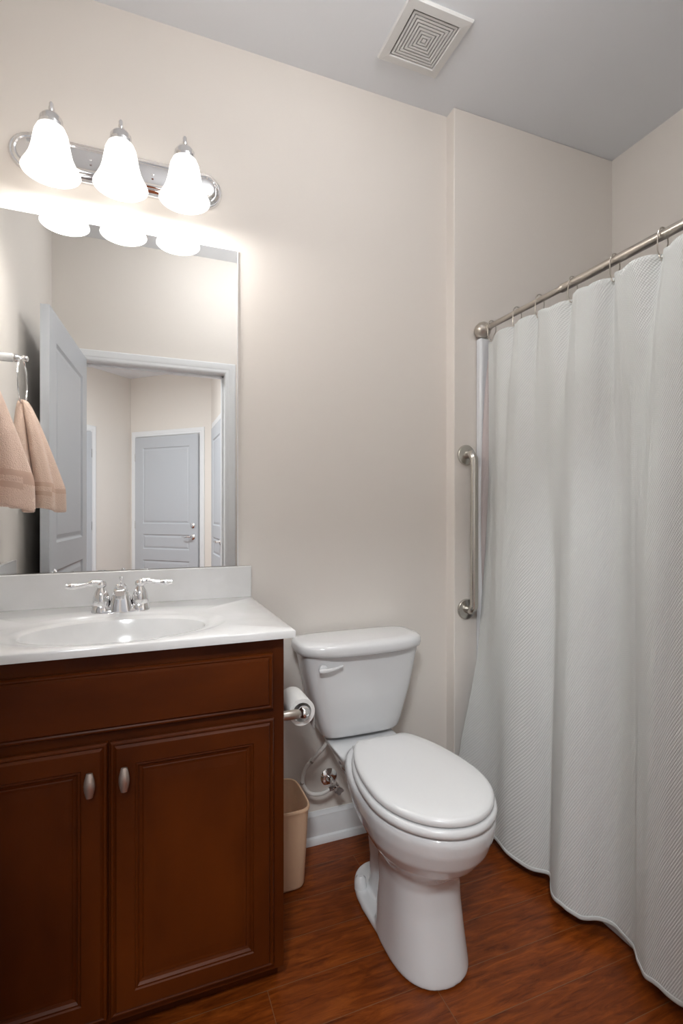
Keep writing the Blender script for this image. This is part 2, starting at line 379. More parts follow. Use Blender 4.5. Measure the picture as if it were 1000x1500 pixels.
# far hall door set in the diagonal wall
u = (B-A).normalized()                                   # along diagonal from A to B
ang = math.atan2(u.y, u.x)
Tm = Matrix.Translation((A.x, A.y, 0)) @ Matrix.Rotation(ang, 4, 'Z')   # local x along A->B, local -y... into room is ?
# room side of the diagonal is local -y
d0, d1 = .145, 1.055
casing('trim_4', d0, d1, 2.045, 0, -1, w=.062, T=Tm)
p = Tm @ Vector((d0+.008, -.004, .006))
door('door_2', d1-d0-.016, 2.03, PAN, p, ang, -1, deadbolt=True, hinge_side=1, handle_faces=(-1,), hinge_z=(.25,1.02,1.80), th=.030)
# door on the hall's right-hand side
Tm = Matrix.Translation((HR, -1.25, 0)) @ Matrix.Rotation(math.radians(-90), 4, 'Z')
casing('trim_5', 0, .74, 2.045, 0, -1, T=Tm)
p = Tm @ Vector((.008, -.004, .006))
door('door_3', .724, 2.03, PAN, p, math.radians(-90), -1, hinge_side=1, handle_faces=(-1,), hinge_z=(.25,1.12,1.72), th=.030)
# doorway on the hall's left diagonal
u = (C-B).normalized(); ang = math.atan2(u.y, u.x)
Tm = Matrix.Translation((B.x, B.y, 0)) @ Matrix.Rotation(ang, 4, 'Z')
casing('trim_6', .56, 1.35, 2.045, 0, -1, T=Tm)
p = Tm @ Vector((.568, -.004, .006))
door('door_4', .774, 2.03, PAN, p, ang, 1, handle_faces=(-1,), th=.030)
# unseen lamp added behind the camera to fill hall and room through the doorway
root = empty('added_fill_lamp', (-.47,-.80,CZ)); tag(root, 'added round frosted fill lamp on the hall ceiling behind the camera', 'added fill lamp')
MB().lathe([(.235,0),(.240,-.012),(.225,-.022)]).build('base_plate', M['nickel'], root)
MB().lathe([(.222,-.022),(.21,-.05),(.15,-.075),(.07,-.086),(.005,-.09)]).build('glass_bowl', M['hallglass'], root)
ld = bpy.data.lights.new('hall_fill_light', 'AREA'); ld.shape = 'DISK'; ld.size = .46; ld.energy = HALL_W; ld.color = (.93,.97,1)
lo = bpy.data.objects.new('hall_fill_light', ld); COL.objects.link(lo); lo.parent = root; lo.location = (0,0,-.10)

# globe lamp added above the camera's view to brighten upper walls and ceiling
gm = mat('fill_globe_glass', (.9,.9,.88), .3, Emission_Color=(1,.99,.985,1), Emission_Strength=GLOBE_E); add_bump(gm, 20, .05)
root = empty('added_fill_lamp', (.55,.80,CZ)); tag(root, 'added glass globe fill lamp on the bathroom ceiling above the doorway side', 'added fill lamp')
MB().lathe([(.075,0),(.078,-.010),(.060,-.022),(.045,-.030),(.045,-.042)]).build('base_plate', M['nickel'], root)
MB().lathe([(.043,-.040)]+[(.095*math.sin(a_), -.126+.095*math.cos(a_)) for a_ in [.45+(PI-.46)*i/20 for i in range(21)]], n=36).build('glass_globe', gm, root)

# ---------------------------------------------------------------- wall light with three shades
FZ = 2.23; FX = -.05
root = empty('vanity_light', (FX, D, FZ)); tag(root, 'three-bulb chrome bar light with frosted bell shades above the mirror', 'wall light')
def stadium(hw, hh, y, n=14):
    lp = []
    for i in range(n+1):
        a = -PI/2+PI*i/n; lp.append((hw-hh+hh*math.cos(a), y, hh*math.sin(a)))
    for i in range(n+1):
        a = PI/2+PI*i/n; lp.append((-hw+hh+hh*math.cos(a), y, hh*math.sin(a)))
    return lp
prof = [(.305,.0585,0),(.305,.0585,-.004),(.300,.0535,-.010),(.296,.0495,-.009),(.293,.0465,-.013),(.288,.0415,-.016),(.284,.0375,-.014),(.281,.0345,-.019),(.276,.0295,-.021),(.268,.0240,-.022)]
MB().loft([stadium(a_, b_, y_) for a_, b_, y_ in prof]).build('back_plate', M['chrome'], root, smooth=50)
for xx in (-.0875, .0875):
    bb = MB(); bb.box(xx-.003, xx+.003, -.0265, -.020, -.010, .004); bb.lathe([(.004,-.02),(.004,-.028)], (xx,0,.006), 'Y', 12)
    bb.build('mounting_screw', M['chrome'], root)
SY = -.143
for dx in (-.175, 0, .175):
    arm = MB().tube([(dx,-.018,.012),(dx,-.05,.02),(dx,-.085,.045),(dx,-.115,.058),(dx,SY,.052),(dx,SY,.03)], .0065, sub=6).build('arm', M['chrome'], root)
    MB().lathe([(.0035,.064),(.006,.060),(.0065,.040),(.010,.034)], (dx,SY,0), n=16).build('finial', M['chrome'], root)
    MB().lathe([(.008,.036),(.020,.030),(.0285,.018),(.0295,.006),(.031,.004),(.031,-.012)], (dx,SY,0), n=28).build('socket_cap', M['chrome'], root)
    pr_ = [(.026,-.002),(.033,-.008),(.040,-.024),(.044,-.045),(.048,-.068),(.054,-.090),(.062,-.107),(.0695,-.121),(.072,-.127)]
    sh = MB().lathe(pr_, (dx,SY,0), n=40, caps=(False,False)).build('shade', M['shade'], root, solid=.003)
    MB().lathe([(.010,-.012),(.013,-.03),(.024,-.052),(.027,-.068),(.022,-.086),(.010,-.096),(.002,-.098)], (dx,SY,0), n=20).build('bulb', M['switch'], sh)
    pd = bpy.data.lights.new('vanity_bulb', 'POINT'); pd.energy = BULB_W; pd.color = (1,.965,.93); pd.shadow_soft_size = .022
    po = bpy.data.objects.new('vanity_bulb', pd); COL.objects.link(po); po.parent = root; po.location = (dx,SY-.01,-.128); po.rotation_euler = (math.radians(31),0,0)

# ---------------------------------------------------------------- mirror
root = empty('wall_mirror', (-.0725, D, .995)); tag(root, 'large frameless rectangular mirror on the wall behind the sink', 'mirror')
x0, x1 = LX+.004+.0725, .305+.0725
MB().box(x0, x1, -.006, -.001, 0, 1.055).build('mirror_glass', M['mirror'], root, smooth=False)
bb = MB(); bb.box(x1, x1+.0025, -.007, 0, 0, 1.055); bb.box(x0, x1+.0025, -.007, 0, 1.055, 1.0575)
bb.build('edge', M['glassedge'], root, smooth=False)

# ---------------------------------------------------------------- vanity cabinet
CX0, CX1, CY = -.447, .330, 1.225; CT = .872
van = empty('vanity_cabinet', (-.0585, 1.48, 0)); tag(van, 'dark cherry wood vanity cabinet under the white sink top', 'cabinet')
b = MB()                                    # carcass of boards, open at the top
b.box(CX0, CX1, CY, CY+.019, .058, CT-.0005); b.box(CX0, CX0+.016, CY+.019, D-.002, .058, CT-.0005); b.box(CX1-.016, CX1, CY+.019, D-.002, .058, CT-.0005)
b.box(CX0+.016, CX1-.016, CY+.019, D-.002, .058, .074); b.box(CX0+.016, CX1-.016, D-.010, D-.002, .074, CT-.0005)
wp(b.build('body', M['cherry'], van, bevel=.0015, smooth=False), van)
b = MB(); b.box(CX0+.003, CX1-.003, CY+.05, D-.003, 0.001, .060)
wp(b.build('toe_kick', M['cherry'], van, smooth=False), van)
def frame_front(x0, x1, z0, z1, yf, yb, name, m, stile=None, panel_m=None):
    """overlay front with an ogee outer edge; optional recessed centre panel"""
    o1 = [(0,yb),(0,yf+.008),(.003,yf+.004),(.006,yf+.0035),(.009,yf+.0055),(.011,yf+.0035),(.014,yf)]
    rect = lambda ins, y: [(x0+ins,y,z0+ins),(x1-ins,y,z0+ins),(x1-ins,y,z1-ins),(x0+ins,y,z1-ins)]
    loops = [rect(i_, y_) for i_, y_ in o1]
    if stile:
        loops += [rect(stile-.014, yf), rect(stile-.012, yf+.003), rect(stile-.008, yf+.0025), rect(stile-.004, yf+.007), rect(stile+.002, yf+.009), rect(stile+.004, yf+.007), rect(stile+.010, yf+.0075)]
        loops += [rect(stile+.030, yf+.0065)]
    b = MB().loft(loops)
    return wp(b.build(name, m, van, smooth=False), van)
DY = 1.205
frame_front(CX0+.022, .300, .700, .834, DY, CY, 'drawer_front', M['cherrylight'])
rd = frame_front(-.060, .302, .080, .677, DY, CY, 'door', M['cherry'], .064)
ldr = frame_front(-.425, -.065, .080, .677, DY, CY, 'door', M['cherry'], .064)
for px_, dr in ((-.031, rd), (-.098, ldr)):
    b = MB()
    b.lathe([(.005,DY+.001),(.005,DY-.012)], (px_,0,.602), 'Y', 12)
    lo_ = []
    for t_ in [i/12 for i in range(13)]:
        z = .602-.026+.052*t_; w = .0062+.0050*math.sin(PI*t_); d_ = .003+.006*math.sin(PI*t_)
        lo_.append([(px_+w*math.cos(2*PI*k/16), DY-.016+d_*math.sin(2*PI*k/16), z) for k in range(16)])
    b.loft(lo_)
    kn = b.build('knob', M['bronze'], dr); kn.location = (0,0,0)

# ---------------------------------------------------------------- vanity top with integral basin
TZ = .8915; TX0, TX1, TY0, TY1 = LX+.001, .350, 1.190, D-.001
top = empty('vanity_sink', (-.05, 1.46, CT)); tag(top, 'white cultured marble sink top with oval basin and backsplash', 'sink')
SCX, SCY = -.052, 1.385
cnt = 96
def rectpt(a, x0, x1, y0, y1, cx, cy):
    dx, dy = math.cos(a), math.sin(a); t = 1e9
    if dx > 1e-9: t = min(t, (x1-cx)/dx)
    if dx < -1e-9: t = min(t, (x0-cx)/dx)
    if dy > 1e-9: t = min(t, (y1-cy)/dy)
    if dy < -1e-9: t = min(t, (y0-cy)/dy)
    return cx+dx*t, cy+dy*t
angs = sorted([2*PI*i/cnt for i in range(cnt)] + [math.atan2(yy-SCY, xx-SCX) % (2*PI) for xx in (TX0,TX1) for yy in (TY0,TY1)])
def ell(ax, ay, z, oy=0): return [(SCX+ax*math.cos(a), SCY+oy+ay*math.sin(a), z) for a in angs]
outer = [(*rectpt(a, TX0, TX1, TY0, TY1, SCX, SCY), TZ-.003) for a in angs]
outin = [(*rectpt(a, TX0+.004, TX1-.004, TY0+.004, TY1-.004, SCX, SCY), TZ) for a in angs]
low = [(x_, y_, CT) for x_, y_, _ in outer]
loops = [low, outer, outin, ell(.268,.180,TZ), ell(.262,.175,TZ-.001), ell(.250,.165,TZ-.0035), ell(.236,.154,TZ-.0045), ell(.222,.143,TZ-.006), ell(.212,.134,TZ-.011)]
# keep the wide recess inside the slab at the front
for i_, lp in enumerate(loops[3:], 3): loops[i_] = [(x_, max(y_, TY0+.012+.006*(i_-3)), z_) for x_, y_, z_ in lp]
wp(MB().loft(loops, (False,False)).build('countertop', M['marble'], top, smooth=60), top)
bas = [loops[-1], ell(.206,.129,TZ-.022), ell(.196,.121,TZ-.045), ell(.178,.108,TZ-.075), ell(.150,.090,TZ-.100), ell(.108,.066,TZ-.118), ell(.060,.040,TZ-.126), ell(.022,.022,TZ-.128)]
wp(MB().loft(bas, (False,False)).build('basin', M['marble'], top, smooth=60), top)
wp(MB().lathe([(.0225,TZ-.1275),(.024,TZ-.125),(.019,TZ-.124),(.017,TZ-.128),(.015,TZ-.122),(.002,TZ-.120)], (SCX,SCY,0), n=28).build('drain', M['chrome'], top), top)
wp(MB().box(TX0, .350, D-.021, D-.001, TZ-.002, .9935).build('backsplash', M['marble'], top, bevel=.003, seg=3), top)
wp(MB().box(TX0, TX0+.019, 1.195, D-.021, TZ-.002, .9935).build('side_splash', M['marble'], top, bevel=.003, seg=3), top)

# ---------------------------------------------------------------- faucet
fa = empty('faucet', (-.050, 1.600, TZ-.001)); tag(fa, 'chrome two-handle centerset faucet behind the sink basin', 'faucet')
def sqloop(cx, cy, hx, hy, z, n=3.0, cnt_=28): return superloop(cx, cy, hx, hy, z, n, cnt_)
MB().loft([sqloop(0,0,.077,.026,0,3.5), sqloop(0,0,.077,.026,.004,3.5), sqloop(0,0,.072,.022,.010,3.5)]).build('base_plate', M['chrome'], fa)
# spout: flared body with a short arm reaching over the basin
sp = [(0,-.004,.034,.024,.003),(0,-.004,.032,.023,.012),(0,-.004,.028,.021,.030),(0,-.003,.023,.019,.048),(0,-.002,.019,.017,.062),(0,-.001,.015,.013,.074),(0,0,.010,.009,.079)]
b = MB().loft([sqloop(x_, y_, hx, hy, z_, 3.6) for x_, y_, hx, hy, z_ in sp])
arm = []
for yy, zz, hw, hh in ((.004,.058,.014,.014),(-.02,.064,.018,.014),(-.05,.068,.0175,.012),(-.08,.068,.0165,.0105),(-.096,.066,.0155,.0095),(-.101,.065,.012,.007)):
    arm.append([(hw*math.copysign(abs(math.cos(a_))**.7, math.cos(a_)), yy, zz+hh*math.copysign(abs(math.sin(a_))**.7, math.sin(a_))) for a_ in [2*PI*k/28 for k in range(28)]])
b.loft(arm)
b.loft([[(.0115*math.cos(2*PI*k/20), -.086+.0115*math.sin(2*PI*k/20), zz) for k in range(20)] for zz in (.062,.049)])
b.build('spout', M['chrome'], fa)
MB().lathe([(.003,.070),(.003,.088),(.0055,.092),(.0055,.097),(.002,.099)], (0,.010,0), n=16).build('lift_rod', M['chrome'], fa)
for s_ in (-1,1):
    hx = s_*.051
    b = MB(); b.loft([sqloop(hx,0,.026,.025,.003,3), sqloop(hx,0,.025,.024,.014,3), sqloop(hx,0,.020,.020,.022,2.5)])
    b.lathe([(.0215,.020),(.0235,.026),(.0225,.040),(.018,.056),(.012,.066),(.010,.071)], (hx,0,0), n=24)
    hd = b.build('handle_body', M['chrome'], fa)
    b = MB(); b.lathe([(.009,.069),(.0135,.074),(.0145,.080),(.011,.087),(.003,.089)], (hx,0,0), n=20)
    b.tube([(hx,0,.081),(hx+s_*.02,-.004,.084),(hx+s_*.045,-.008,.080),(hx+s_*.068,-.011,.078),(hx+s_*.088,-.013,.080)], [.0105,.009,.0065,.0065,.0085,.006], sub=5, n=12)
    b.build('lever', M['chrome'], hd)

# ---------------------------------------------------------------- towel ring and towel
TRX, TRY = LX+.095, 1.460
tr = empty('towel_ring', (LX, TRY, 1.692)); tag(tr, 'chrome towel ring mounted on the left wall beside the mirror', 'towel ring')
b = MB(); b.lathe([(.028,0),(.028,.006),(.020,.012),(.0135,.018)], (0,0,0), 'X', 24); b.build('wall_flange', M['chrome'], tr)
MB().lathe([(.0135,.016),(.0145,.030),(.0145,.058),(.0135,.062)], (0,0,0), 'X', 24).build('post', M['ceramic'], tr)
b = MB(); b.lathe([(.0135,.061),(.0145,.065),(.010,.078),(.006,.084),(.010,.089),(.0115,.096),(.009,.103),(.002,.106)], (0,0,0), 'X', 24); b.build('knob', M['chrome'], tr)
MB().ring((.087,0,-.079), .077, .0030, 'X', 48, 8).build('ring', M['chrome'], tr)
# towel: bunched at the ring and flaring to two hanging leaves
def towel():
    NV, NA = 26, 90
    b = MB(); loops = []
    for i in range(NV):
        t_ = i/(NV-1); z = 1.552-.362*t_
        g_ = min(1, t_*1.25)**.75
        cx = LX+.087+.030*g_ ; cy = TRY-.002
        rx = .010+.060*g_; ry = .016+.058*g_
        lp = []
        for k in range(NA):
            a = 2*PI*k/NA
            fold = 1+g_*(.16*math.cos(3*a+.6)+.10*math.cos(5*a+1.9)+.07*math.cos(9*a+t_*1.2))
            notch = 1-.80*math.exp(-((a-(PI*1.62))/.16)**2)*(.45+.45*(1-t_))-.90*math.exp(-((a-(PI*(.50-.10*t_)))/.17)**2)
            rr = fold*notch
            zz = z - (t_**3)*(.012*math.cos(a-PI*.1)+.006*math.cos(3*a)) 
            x_ = cx+rx*rr*math.cos(a)+.010*t_*math.cos(a)
            lp.append((max(x_, LX+.012), cy+ry*rr*math.sin(a), zz))
        loops.append(lp)
    return b.loft(loops, (True,False))
tw = towel().build('hand_towel', M['towel'], None, smooth=80, solid=.007, subd=1)
tw.data.materials.append(M['border'])
for p_ in tw.data.polygons:
    zc = p_.center.z
    if 1.235 < zc < 1.250 or 1.262 < zc < 1.274: p_.material_index = 1
tag(tw, 'folded peach terry hand towel hanging through the ring on the left wall', 'towel')

# ---------------------------------------------------------------- toilet
TC = .703
to = empty('toilet', (TC, 1.40, 0)); tag(to, 'white two-piece elongated toilet standing against the back wall', 'toilet')
b = MB()
# pedestal column flowing into the bowl
sec = [  # z, hw, yf, yc, yb, nf, nb
 (.001,.106,1.060,1.20,1.34,2.3,4), (.012,.107,1.060,1.20,1.34,2.3,4), (.05,.104,1.068,1.20,1.335,2.3,4), (.10,.101,1.080,1.20,1.335,2.3,4),
 (.16,.098,1.092,1.20,1.335,2.3,3.5), (.22,.097,1.095,1.20,1.34,2.3,3.2), (.255,.102,1.080,1.20,1.36,2.2,2.8), (.280,.118,1.050,1.20,1.40,2.1,2.5),
 (.31,.142,1.012,1.19,1.45,2,2.3), (.345,.160,.985,1.18,1.50,2,2.3), (.385,.170,.968,1.18,1.53,2,2.3), (.415,.172,.962,1.18,1.54,2,2.3), (.428,.166,.968,1.18,1.53,2,2.3)]
b.loft([egg(TC, hw, yf, yc, yb, z, nf, nb) for z, hw, yf, yc, yb, nf, nb in sec])
# trapway behind the column
b.loft([superloop(TC, 1.38, .052, .085, .001, 3), superloop(TC, 1.38, .048, .085, .12, 3), superloop(TC, 1.39, .050, .10, .20, 3), superloop(TC, 1.42, .066, .14, .27, 3), superloop(TC, 1.49, .090, .19, .34, 4), superloop(TC, 1.53, .118, .17, .395, 5), superloop(TC, 1.55, .124, .15, .414, 5)])
# foot flange
b.loft([egg(TC, .106, 1.10, 1.38, 1.545, .001, 2.5, 2.2), egg(TC, .106, 1.10, 1.38, 1.545, .018, 2.5, 2.2), egg(TC, .100, 1.11, 1.38, 1.537, .026, 2.5, 2.2)])
bowl = b.build('bowl', M['ceramic'], to, smooth=180)
wp(bowl, to)
md = bowl.modifiers.new('fuse', 'REMESH'); md.mode = 'VOXEL'; md.voxel_size = .004; md.use_smooth_shade = True
md = bowl.modifiers.new('soften', 'SMOOTH'); md.factor = .5; md.iterations = 18
# tank
TKC = .700
def tl(hx, y0, y1, z, n=5.5): return superloop(TKC, (y0+y1)/2, hx, (y1-y0)/2, z, n, 64)
tank = wp(MB().loft([tl(.118,1.585,1.690,.424,4), tl(.134,1.573,1.696,.430,4.5), tl(.141,1.567,1.700,.440,5), tl(.150,1.562,1.705,.47), tl(.182,1.553,1.712,.58), tl(.207,1.545,1.715,.702), tl(.207,1.545,1.715,.712)]).build('tank', M['ceramic'], to, smooth=50), to)
def tlid(hx, y0, y1, z):   # lid with a bowed front
    lp = []
    for (x_, y_, zz) in superloop(0, 0, 1, 1, z, 5, 80):
        bow = .034*(1-abs(x_)**2.6)-.014 if y_ < 0 else 0
        lp.append((TKC+x_*hx, (y0+y1)/2+y_*(y1-y0)/2-bow, zz))
    return lp
wp(MB().loft([tlid(.214,1.540,1.716,.708), tlid(.222,1.532,1.718,.713), tlid(.225,1.529,1.719,.722), tlid(.225,1.529,1.719,.736), tlid(.222,1.533,1.717,.745), tlid(.212,1.545,1.710,.751), tlid(.19,1.565,1.69,.753)]).build('tank_lid', M['ceramic'], to, smooth=50), to)
# flush lever on the tank front, left side
b = MB(); lx, ly, lz = TKC-.155, 1.543, .672
b.lathe([(.014,0),(.014,-.008),(.008,-.012)], (lx,ly+.004,lz), 'Y', 20)
lo_ = []
for t_ in [i/14 for i in range(15)]:
    x_ = lx-.018+.080*t_; w = .0085*(1-.55*t_)*min(1,(t_+.03)*8)**.5; zz = lz-.001+.010*t_-.004*math.sin(PI*t_)
    lo_.append([(x_, ly-.014-.003*math.sin(PI*t_)+.005*math.cos(2*PI*k/14), zz+w*math.sin(2*PI*k/14)) for k in range(14)])
b.loft(lo_); wp(b.build('flush_lever', M['ceramic'], to), to)
# seat ring
def seat_ring(off, z): return egg(TC, .171+off, .960-off, 1.17, 1.50+off*.4, z, 2, 2.0, clamp=1.460)
def hole(off, z): return egg(TC, .112-off, 1.035+off, 1.19, 1.37, z, 2, 2)
b = MB().loft([hole(0,.434), seat_ring(-.006,.431), seat_ring(-.001,.434), seat_ring(0,.441), seat_ring(-.002,.449), seat_ring(-.008,.4525), hole(-.004,.4525), hole(0,.434)], (False,False))
wp(b.build('seat', M['seat'], to, smooth=60), to)
def lidl(off, z, cl=1.445): return egg(TC, .163+off, .966-off, 1.17, 1.50+off, z, 2, 2.0, clamp=cl+off*.5)
b = MB().loft([lidl(-.010,.456), lidl(-.002,.457), lidl(0,.461), lidl(0,.468), lidl(-.004,.473), lidl(-.012,.476), lidl(-.05,.480), lidl(-.10,.4825), lidl(-.14,.4835)])
wp(b.build('seat_cover', M['seat'], to, smooth=60), to)
for s_ in (-1,1):
    wp(MB().lathe([(.007,-.020),(.010,-.016),(.010,.016),(.007,.020)], (TC+s_*.066,1.466,.442), 'X', 18).build('hinge', M['seat'], to), to)
    wp(MB().lathe([(.019,.022),(.0185,.034),(.016,.052),(.009,.060),(.002,.061)], (TC+s_*.073,1.440,0), n=24).build('bolt_cap', M['ceramic'], to), to)

# supply valve and hose
sv = empty('supply_valve', (.633, D, .222)); tag(sv, 'chrome shutoff valve with looping hose low on the wall beside the toilet', 'valve')
MB().lathe([(.031,-.001),(.031,-.004),(.022,-.010),(.010,-.013)], (0,0,0), 'Y', 28).build('escutcheon', M['chrome'], sv)
b = MB(); b.lathe([(.0085,-.008),(.0085,-.065)], (0,0,0), 'Y', 16); b.lathe([(.011,-.060),(.012,-.064),(.012,-.088),(.009,-.092)], (0,0,0), 'Y', 16)
b.tube([(0,-.075,0),(-.026,-.075,-.004)], .008, n=12); b.build('valve_body', M['chrome'], sv)
b = MB(); lo_ = []
for yy in (-.096,-.108):
    lo_.append([((.014+.003*math.cos(4*2*PI*k/32))*math.cos(2*PI*k/32), yy, .8*(.014+.003*math.cos(4*2*PI*k/32))*math.sin(2*PI*k/32)) for k in range(32)])
b.loft(lo_); b.lathe([(.005,-.088),(.005,-.098)], (0,0,0), 'Y', 10); b.build('valve_handle', M['chrome'], sv)
hp = [(-.022,-.075,-.004),(-.055,-.074,-.014),(-.095,-.070,-.005),(-.118,-.066,.035),(-.108,-.075,.085),(-.075,-.085,.125),(-.045,-.092,.160),(-.030,-.095,.200)]
MB().tube(hp, .0068, n=12, sub=8).build('hose', M['hose'], sv)
for q in (hp[1], hp[3]):
    pass
MB().tube([(-.119,-.065,.028),(-.119,-.066,.034)], .0078, n=12).build('hose_band', M['band'], sv)
MB().tube([(-.093,-.080,.104),(-.089,-.081,.108)], .0078, n=12).build('hose_band', M['band'], sv)
MB().tube([(-.032,-.0945,.186),(-.030,-.095,.203)], .013, n=12).build('coupling_nut', M['seat'], sv)

# ---------------------------------------------------------------- waste bin
bc = (.4175, 1.612)
wb = empty('waste_bin', (bc[0], bc[1], .001)); tag(wb, 'tan plastic waste bin standing between the vanity and the toilet', 'bin')
R = lambda hx, hy, z, n=5: superloop(0, 0, hx*.97, hy, z, n, 56)
b = MB().loft([R(.062,.078,0), R(.068,.084,.004), R(.071,.087,.012), R(.079,.094,.16), R(.0835,.099,.252), R(.0805,.096,.252), R(.076,.091,.16), R(.068,.084,.012), R(.060,.076,.007)])
b.build('bin_body', M['bin'], wb, smooth=50)
b = MB().loft([R(.0835,.099,.244), R(.0865,.102,.246), R(.0870,.1025,.253), R(.0850,.1005,.256), R(.0810,.0965,.255), R(.0805,.096,.246)], (False,False))
b.build('rim', M['bin'], wb, smooth=50)

# ---------------------------------------------------------------- toilet paper holder on the vanity side
HX = CX1+.001
ph = empty('toilet_paper_holder', (HX, 1.355, .648)); tag(ph, 'chrome two-post toilet paper holder on the side of the vanity', 'toilet paper holder')
for y_, in ((-.070,), (.070,)):
    MB().lathe([(.022,0),(.022,.004),(.015,.010),(.010,.014)], (0,y_,0), 'X', 22).build('wall_flange', M['chrome'], ph)
    MB().lathe([(.011,.012),(.0125,.024),(.0125,.052),(.011,.056)], (0,y_,0), 'X', 22).build('post', M['nickel'], ph)
    s_ = 1 if y_ > 0 else -1
    MB().lathe([(.016,y_-s_*.010),(.017,y_-s_*.004),(.014,y_+s_*.004),(.008,y_+s_*.012),(.002,y_+s_*.015)], (.070,0,0), 'Y', 24).build('end_knob', M['chrome'], ph)
MB().lathe([(.006,-.062),(.006,.062)], (.070,0,0), 'Y', 16).build('roller', M['chrome'], ph)
tp = MB().lathe([(.0255,-.052),(.0355,-.052),(.0360,-.050),(.0360,.050),(.0355,.052),(.0255,.052),(.0255,-.052)], (0,0,0), 'Y', 40, caps=(False,False))
tp.add([(.0362*math.cos(a_)+.0, y_, .0362*math.sin(a_)) for y_ in (-.05,.05) for a_ in (0,)]+[(.0356,y_,-.05) for y_ in (-.05,.05)], [(0,1,3,2)])
tp = tp.build('toilet_paper_roll', M['paper'], None, loc=(HX+.070, 1.355, .6430)); tag(tp, 'nearly used up white toilet paper roll on the chrome holder', 'toilet paper')

# ---------------------------------------------------------------- grab bar
gb = empty('grab_bar', (1.184, AD, 1.0965)); tag(gb, 'vertical brushed steel grab bar on the alcove wall', 'grab bar')
for z_ in (-.300, .300):
    MB().lathe([(.040,0),(.040,-.003),(.037,-.008),(.024,-.011),(.017,-.012)], (0,0,z_), 'Y', 32).build('flange', M['steel'], gb)
MB().tube([(0,-.006,-.300),(0,-.028,-.300),(0,-.042,-.293),(0,-.050,-.278),(0,-.052,-.255),(0,-.052,0),(0,-.052,.255),(0,-.050,.278),(0,-.042,.293),(0,-.028,.300),(0,-.006,.300)], .0155, n=20, sub=4).build('bar', M['steel'], gb)

# ---------------------------------------------------------------- tub and surround
SX = 1.228
tb = empty('shower_tub', (1.593, .95, 0)); tag(tb, 'white acrylic tub and wall surround behind the shower curtain', 'bathtub')
b = MB(); b.box(SX, SX+.03, FY+.002, AD-.002, .001, .36)
wp(b.build('apron', M['acrylic'], tb, bevel=.006), tb)
x0, x1, y0, y1 = SX, RX-.002, FY+.002, AD-.002
def rl(ins, z, n=1):
    return superloop((x0+x1)/2, (y0+y1)/2, (x1-x0)/2-ins, (y1-y0)/2-ins*1.2, z, 9 if n else 4, 80)
b = MB().loft([rl(0,.34), rl(0,.375), rl(.006,.382), rl(.075,.382,0), rl(.085,.372,0), rl(.11,.20,0), rl(.14,.09,0), rl(.22,.07,0)], (False,True))
wp(b.build('basin', M['acrylic'], tb, smooth=50), tb)
for nm, q in (('end_panel',(SX,RX-.002,AD-.033,AD-.001)), ('end_panel',(SX,RX-.002,FY+.001,FY+.033)), ('back_panel',(RX-.033,RX-.001,FY+.033,AD-.033))):
    wp(MB().box(*q, .376, 1.853).build(nm, M['acrylic'], tb, bevel=.009, seg=4), tb)
# lower front corner flange under the panel
wp(MB().box(SX-.0005, SX+.04, AD-.033, AD-.0015, .001, .380).build('corner_flange', M['acrylic'], tb, bevel=.009, seg=4), tb)

# ---------------------------------------------------------------- curtain rod
RZ, RXX = 1.884, 1.245
rod = empty('shower_rod', (RXX, AD, RZ)); tag(rod, 'brushed nickel shower curtain rod with ball end', 'curtain rod')
MB().tube([(0,-.02,0),(0,-.44,0)], .0100, n=24).build('inner_tube', M['nickel'], rod)
MB().tube([(0,-.43,0),(0,-(AD-FY)+.05,0)], .0130, n=24).build('outer_tube', M['nickel'], rod)
for f_, y_ in ((1,0),(-1,-(AD-FY))):
    pr_ = [(.020,0),(.026,-.004),(.0300,-.012),(.0320,-.024),(.0300,-.036),(.0240,-.046),(.0165,-.052),(.0145,-.056),(.0145,-.066)]
    MB().lathe([(r_, y_+f_*h_) for r_, h_ in pr_], (0,0,0), 'Y', 28).build('ball_end', M['nickel'], rod)
MB().lathe([(.0125,-.424),(.0140,-.426),(.0140,-.436),(.0130,-.438)], (0,0,0), 'Y', 24).build('collar', M['nickel'], rod)
hooks = [1.600,1.460,1.350,1.210,1.059,.917]
ordl = ['closest to the alcove wall','second from the alcove wall','third from the alcove wall','fourth from the alcove wall','second closest to the right edge of the photo','closest to the right edge of the photo']
for y_, w in zip(hooks, ordl):
    hk = empty('curtain_hook', (RXX, y_, RZ)); tag(hk, 'thin wire hook on the curtain rod, '+w, 'curtain hook', 'hooks holding the shower curtain')
    b = MB(); b.tube([(-.012,.002,-.052),(-.018,.002,-.040),(-.0185,.001,-.015),(-.0165,0,.006),(-.008,0,.0165),(.004,0,.0175),(.014,0,.010),(.0175,0,-.006),(.016,-.001,-.022),(.008,-.002,-.036),(0,-.002,-.050),(-.004,-.001,-.060),(-.010,0,-.061),(-.012,.002,-.052)], min(.0017,.0017), n=8, sub=4)
    b.build('wire', M['nickel'], hk)
    for a_ in (-.7, .1, .8):
        MB().lathe([(.0005,-.003),(.003,0),(.0005,.003)], (.0175*math.sin(a_), 0, .0172*math.cos(a_)), 'Z', 8).build('roller_bead', M['nickel'], hk)

